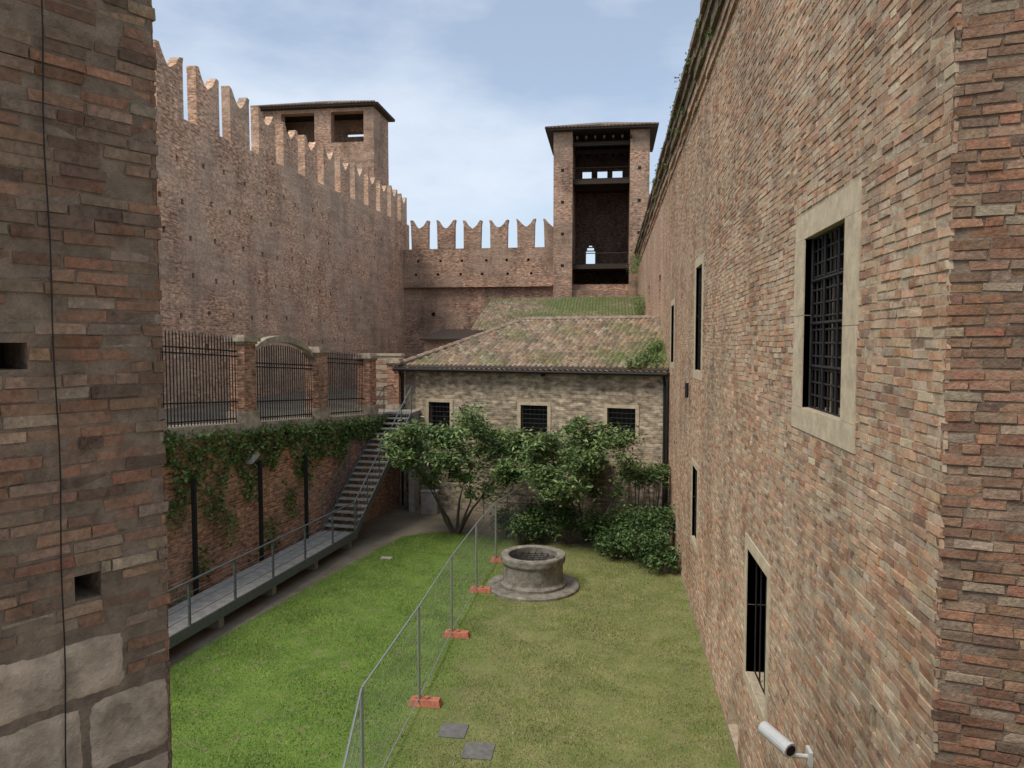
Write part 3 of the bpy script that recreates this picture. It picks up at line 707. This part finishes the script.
for (x,y,z,lamp) in ((-10.75,17.9,3.45,0),(-10.3,20.7,3.5,1),(-9.9,23.1,3.3,0)):
    e_=empty('lamp_post'); mb=MB(); mb.box(x-.05,x+.05,y-.05,y+.05,0,z); mb.box(x-.09,x+.09,y-.09,y+.09,0,.04); mb.box(x-.3,x+.0,y-.02,y+.02,z-.12,z-.07); mb.build('post',[M_iron],e_)
    mb=MB()
    if lamp:
        mb.hexa([(x-.5,y-.45,z-.02),(x+.0,y-.45,z-.02),(x+.0,y+.02,z+.16),(x-.5,y+.02,z+.16),(x-.46,y-.36,z+.16),(x-.04,y-.36,z+.16),(x-.04,y-.02,z+.3),(x-.46,y-.02,z+.3)],0)
        mb.hexa([(x-.47,y-.42,z-.045),(x-.03,y-.42,z-.045),(x-.03,y-.0,z+.11),(x-.47,y-.0,z+.11),(x-.47,y-.42,z-.025),(x-.03,y-.42,z-.025),(x-.03,y-.0,z+.135),(x-.47,y-.0,z+.135)],1)
        mb.tube((x,y,z-.3),(x-.25,y-.1,z+.05),.02,n=6,mi=0)
    else:
        mb.box(x-.34,x-.26,y-.1,y+.1,z-.13,z-.03,0)
    mb.build('lamp_head',[M_conc if lamp else M_iron,M_white],e_)

# ------------------------------------------------------------------ well
we=empty('stone_well'); wc=(-2.13,20.8)
mb=MB()
mb.lathe(wc,[(0.5,.10),(1.28,.10),(1.32,.07),(1.32,0)],48)
mb.lathe(wc,[(.96,.102),(.96,.17),(.92,.20),(.875,.22),(.86,.25),(.855,.5),(.86,.70),(.88,.73),(.91,.76),(.925,.80),(.93,.93),(.915,.965),(.74,.97),(.70,.95),(.70,-.5)],56)
mb.build('drum',[M_well],we,False)
mb=MB()
mb.lathe(wc,[(.0,.25),(.695,.25)],30); mb.build('well_floor',[M_dark],we)
mb=MB()
for k_ in range(-3,4):
    o_=k_*.19; hl=math.sqrt(.7*.7-o_*o_)
    mb.tube((wc[0]-hl,wc[1]+o_,.80),(wc[0]+hl,wc[1]+o_,.80),.012,n=5); mb.tube((wc[0]+o_,wc[1]-hl,.81),(wc[0]+o_,wc[1]+hl,.81),.012,n=5)
mb.build('iron_grid',[M_iron],we)

# ------------------------------------------------------------------ temporary fence
tf=empty('temporary_fence'); mb=MB(); mfeet=MB()
pts=[(-2.8,6.9),(-3.57,10.2),(-3.6,13.6),(-3.68,16.95),(-3.66,20.15),(-3.55,23.0),(-2.9,26.2)]
for i in range(len(pts)-1):
    a=Vector((*pts[i],0)); b=Vector((*pts[i+1],0)); dd=(b-a).normalized(); a2=a+dd*.04; b2=b-dd*.04
    H=1.95; up=Vector((0,0,1))
    for p in (a2,b2): mb.tube(p+up*.08,p+up*H,.021,n=6,mi=0)
    for z in (.14,H-.01): mb.tube(a2+up*z,b2+up*z,.016 if z>1 else .012,n=6,mi=0)
    nv=int((b2-a2).length/.11)
    for k_ in range(1,nv): p=a2.lerp(b2,k_/nv); mb.tube(p+up*.14,p+up*(H-.02),.0022,n=3,mi=0,cap=False)
    for z in (.45,.75,1.05,1.35,1.65): mb.tube(a2+up*z,b2+up*z,.0025,n=3,mi=0,cap=False)
mb.build('mesh_panels',[M_galv],tf)
for (x,y) in pts[1:6]:
    w=.32
    mfeet.hexa([(x-w+.12,y-.12,.01),(x+w+.12,y-.12,.01),(x+w+.12,y+.12,.01),(x-w+.12,y+.12,.01),(x-w+.16,y-.09,.13),(x+w+.08,y-.09,.13),(x+w+.08,y+.09,.13),(x-w+.16,y+.09,.13)])
    mfeet.tube((x+.15,y,.13),(x+.15,y,.17),.05,n=8); mfeet.tube((x-.05,y,.13),(x-.05,y,.17),.05,n=8)
mfeet.build('feet',[M_orange],tf)
gr=empty('garden_railing'); mb=MB()
a=Vector((-4.9,28.6,0)); b=Vector((2.0,26.9,0))
for k_ in range(8): p=a.lerp(b,k_/7); mb.tube(p,p+Vector((0,0,1.1)),.02,n=6)
for z in (1.1,.75,.4): mb.tube(a+Vector((0,0,z)),b+Vector((0,0,z)),.015,n=6)
mb.build('rails',[M_steel],gr)

for (x,y,sx,sy) in ((-2.74,12.72,.24,.24),(-2.18,12.12,.26,.25)):
    mb=MB(); mb.box(x-sx,x+sx,y-sy,y+sy,.0,.025); mb.build('paving_slab',[M_slab])
mb=MB(); mb.box(-7.3,-6.95,22.8,23.05,0,.035); mb.build('paving_slab',[M_conc])

# ------------------------------------------------------------------ security camera
sc=empty('security_camera'); mb=MB()
c=Vector((1.82,8.1,2.72)); ax=Vector((-.55,1.0,.12)).normalized()*.2
mb.tube(c-ax,c+ax,.075,.075,14,0); mb.tube(c-ax*1.15,c-ax*1.0,.085,.085,14,0); mb.tube(c-ax*1.16,c-ax*1.151,.06,.06,14,1)
mb.tube(c+Vector((0,0,-.07)),c+Vector((.1,0,-.18)),.02,n=8,mi=0); mb.tube(c+Vector((.1,0,-.18)),(2.2,8.1,2.54),.025,n=8,mi=0); mb.box(2.15,2.19,8.02,8.18,2.46,2.62,0)
mb.build('housing',[M_white,M_lens],sc,False)

# ------------------------------------------------------------------ near brick pier (left) 
pier=empty('brick_pier')
Pc=(-2.1,3.25); dd=Vector((-.5,-.866)); dl=(-dd.x,-dd.y)
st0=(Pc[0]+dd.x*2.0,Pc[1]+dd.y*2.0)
nP=(.866,-.5)
hl=[(2.0-.41,2.0-.30,5.87,5.98,.25),(2.0-.75,2.0-.56,6.89,7.0,.25)]
mb=MB(); wall(mb,st0,dl,nP,1.995,0,11.5,.5,hl,0,1)
mb.poly([(Pc[0],Pc[1],0),(-4.5,4.4,0),(-4.5,4.4,11.5),(Pc[0],Pc[1],11.5)],0)
mb.build('mortar_core',[M_mortd,M_dark],pier)
so=[(2.0-.75,2.0-.20,5.42,5.70),(2.0-.38+.0,2.02,5.05,5.41),(2.0-1.2,2.0-.39,5.05,5.41),(2.0-.55,2.02,4.6,5.04)]
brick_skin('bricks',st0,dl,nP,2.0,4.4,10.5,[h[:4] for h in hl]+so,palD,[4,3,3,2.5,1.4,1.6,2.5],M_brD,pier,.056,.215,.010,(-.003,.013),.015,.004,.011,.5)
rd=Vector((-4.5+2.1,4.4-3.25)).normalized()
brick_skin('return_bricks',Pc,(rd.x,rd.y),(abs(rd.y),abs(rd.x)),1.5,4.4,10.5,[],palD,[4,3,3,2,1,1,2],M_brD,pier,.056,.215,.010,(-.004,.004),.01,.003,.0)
ms=MB()
def rough_block(s0_,s1_,za,zb):
    nx=max(3,int((s1_-s0_)/.035)); nz_=max(3,int((zb-za)/.035)); g={}
    for i in range(nx+1):
        for j in range(nz_+1):
            s_=s0_+(s1_-s0_)*i/nx; z=za+(zb-za)*j/nz_; edge=i in(0,nx) or j in (0,nz_)
            o_=(-.008 if edge else .012+random.uniform(-.0045,.0045)+.006*math.sin(s_*19+z*11)*math.sin(z*23))
            if edge: s_+=random.uniform(-.003,.003); z+=random.uniform(-.003,.003)
            g[i,j]=(st0[0]+dl[0]*s_+nP[0]*o_,st0[1]+dl[1]*s_+nP[1]*o_,z)
    b=len(ms.v); ms.v.extend(g[i,j] for i in range(nx+1) for j in range(nz_+1))
    for i in range(nx):
        for j in range(nz_):
            k=b+i*(nz_+1)+j; ms.f.append([k,k+nz_+1,k+nz_+2,k+1]); ms.m.append(0)
for s0_,s1_,za,zb in so: rough_block(s0_+.002,min(s1_,2.0)-.001,za+.002,zb-.002)
ms.build('stone_blocks',[plain_mat('pier_stone',(.48,.37,.265),.5,5,.9,1.0,dist=.02)],pier,True)
cb=MB(); pr=None
for k_ in range(40):
    z=4.2+k_*.17; s_=2.0-.47+.006*math.sin(z*2.2)+.004*math.sin(z*7); p=(st0[0]+dl[0]*s_+nP[0]*.025,st0[1]+dl[1]*s_+nP[1]*.025,z)
    if pr: cb.tube(pr,p,.003,n=6)
    pr=p
cb.build('electric_cable',[M_iron])
vb=empty('unseen_loggia')  # unseen floor and rear wall, from a room added to shade the near brickwork
mb=MB(); mb.box(-7,7,-7,2.0,4.6,4.9); mb.box(-7,7,-7.4,-7,0,10.4); mb.build('walls',[plain_mat('plaster',(.5,.46,.4),.15,2)],vb)

# ------------------------------------------------------------------ camera
cam=bpy.data.cameras.new('camera'); co=bpy.data.objects.new('camera',cam); coll.objects.link(co)
cam.lens=26.0; cam.sensor_width=36; cam.clip_start=.05; cam.clip_end=2000
co.location=(0,0,7); co.rotation_euler=(R(90-3.2),0,R(7.5)); scene.camera=co

# ------------------------------------------------------------------ light
ts=Vector((-.48,-.46,0)).normalized()*math.cos(R(56))+Vector((0,0,math.sin(R(56))))
sl_=bpy.data.lights.new('sun','SUN'); sl_.energy=2.9; sl_.angle=R(24); sl_.color=(1,.94,.85)
so_=bpy.data.objects.new('sun',sl_); coll.objects.link(so_); so_.rotation_euler=ts.to_track_quat('Z','Y').to_euler(); so_.location=(-20,-20,40)
w=bpy.data.worlds.new('World'); scene.world=w; w.use_nodes=True; nt=w.node_tree; nt.nodes.clear()
out=nt.nodes.new('ShaderNodeOutputWorld'); bg=nt.nodes.new('ShaderNodeBackground'); sky=nt.nodes.new('ShaderNodeTexSky')
sky.sky_type='NISHITA'; sky.sun_disc=False; sky.sun_elevation=R(56); sky.sun_rotation=math.atan2(ts.x,ts.y)%(2*math.pi); sky.air_density=1.0; sky.dust_density=.8
tc=nt.nodes.new('ShaderNodeTexCoord'); mp_=nt.nodes.new('ShaderNodeMapping'); mp_.inputs['Scale'].default_value=(1,1,2.4); mp_.inputs['Location'].default_value=(.9,.4,.2)
nz=nt.nodes.new('ShaderNodeTexNoise'); nz.inputs['Scale'].default_value=2.4; nz.inputs['Detail'].default_value=6; nz.inputs['Roughness'].default_value=.55
rp=nt.nodes.new('ShaderNodeValToRGB'); rp.color_ramp.elements[0].position=.40; rp.color_ramp.elements[0].color=(.34,.34,.34,1); rp.color_ramp.elements[1].position=.68; rp.color_ramp.elements[1].color=(.95,.95,.95,1)
mx=nt.nodes.new('ShaderNodeMix'); mx.data_type='RGBA'; mx.inputs[7].default_value=(5.3,5.9,6.7,1)
L=nt.links; L.new(tc.outputs['Generated'],mp_.inputs[0]); L.new(mp_.outputs[0],nz.inputs['Vector']); L.new(nz.outputs[0],rp.inputs[0]); L.new(rp.outputs[0],mx.inputs[0]); L.new(sky.outputs[0],mx.inputs[6]); L.new(mx.outputs[2],bg.inputs[0]); bg.inputs[1].default_value=.15; L.new(bg.outputs[0],out.inputs[0])
scene.view_settings.view_transform='Standard'; scene.view_settings.look='None'; scene.view_settings.exposure=0
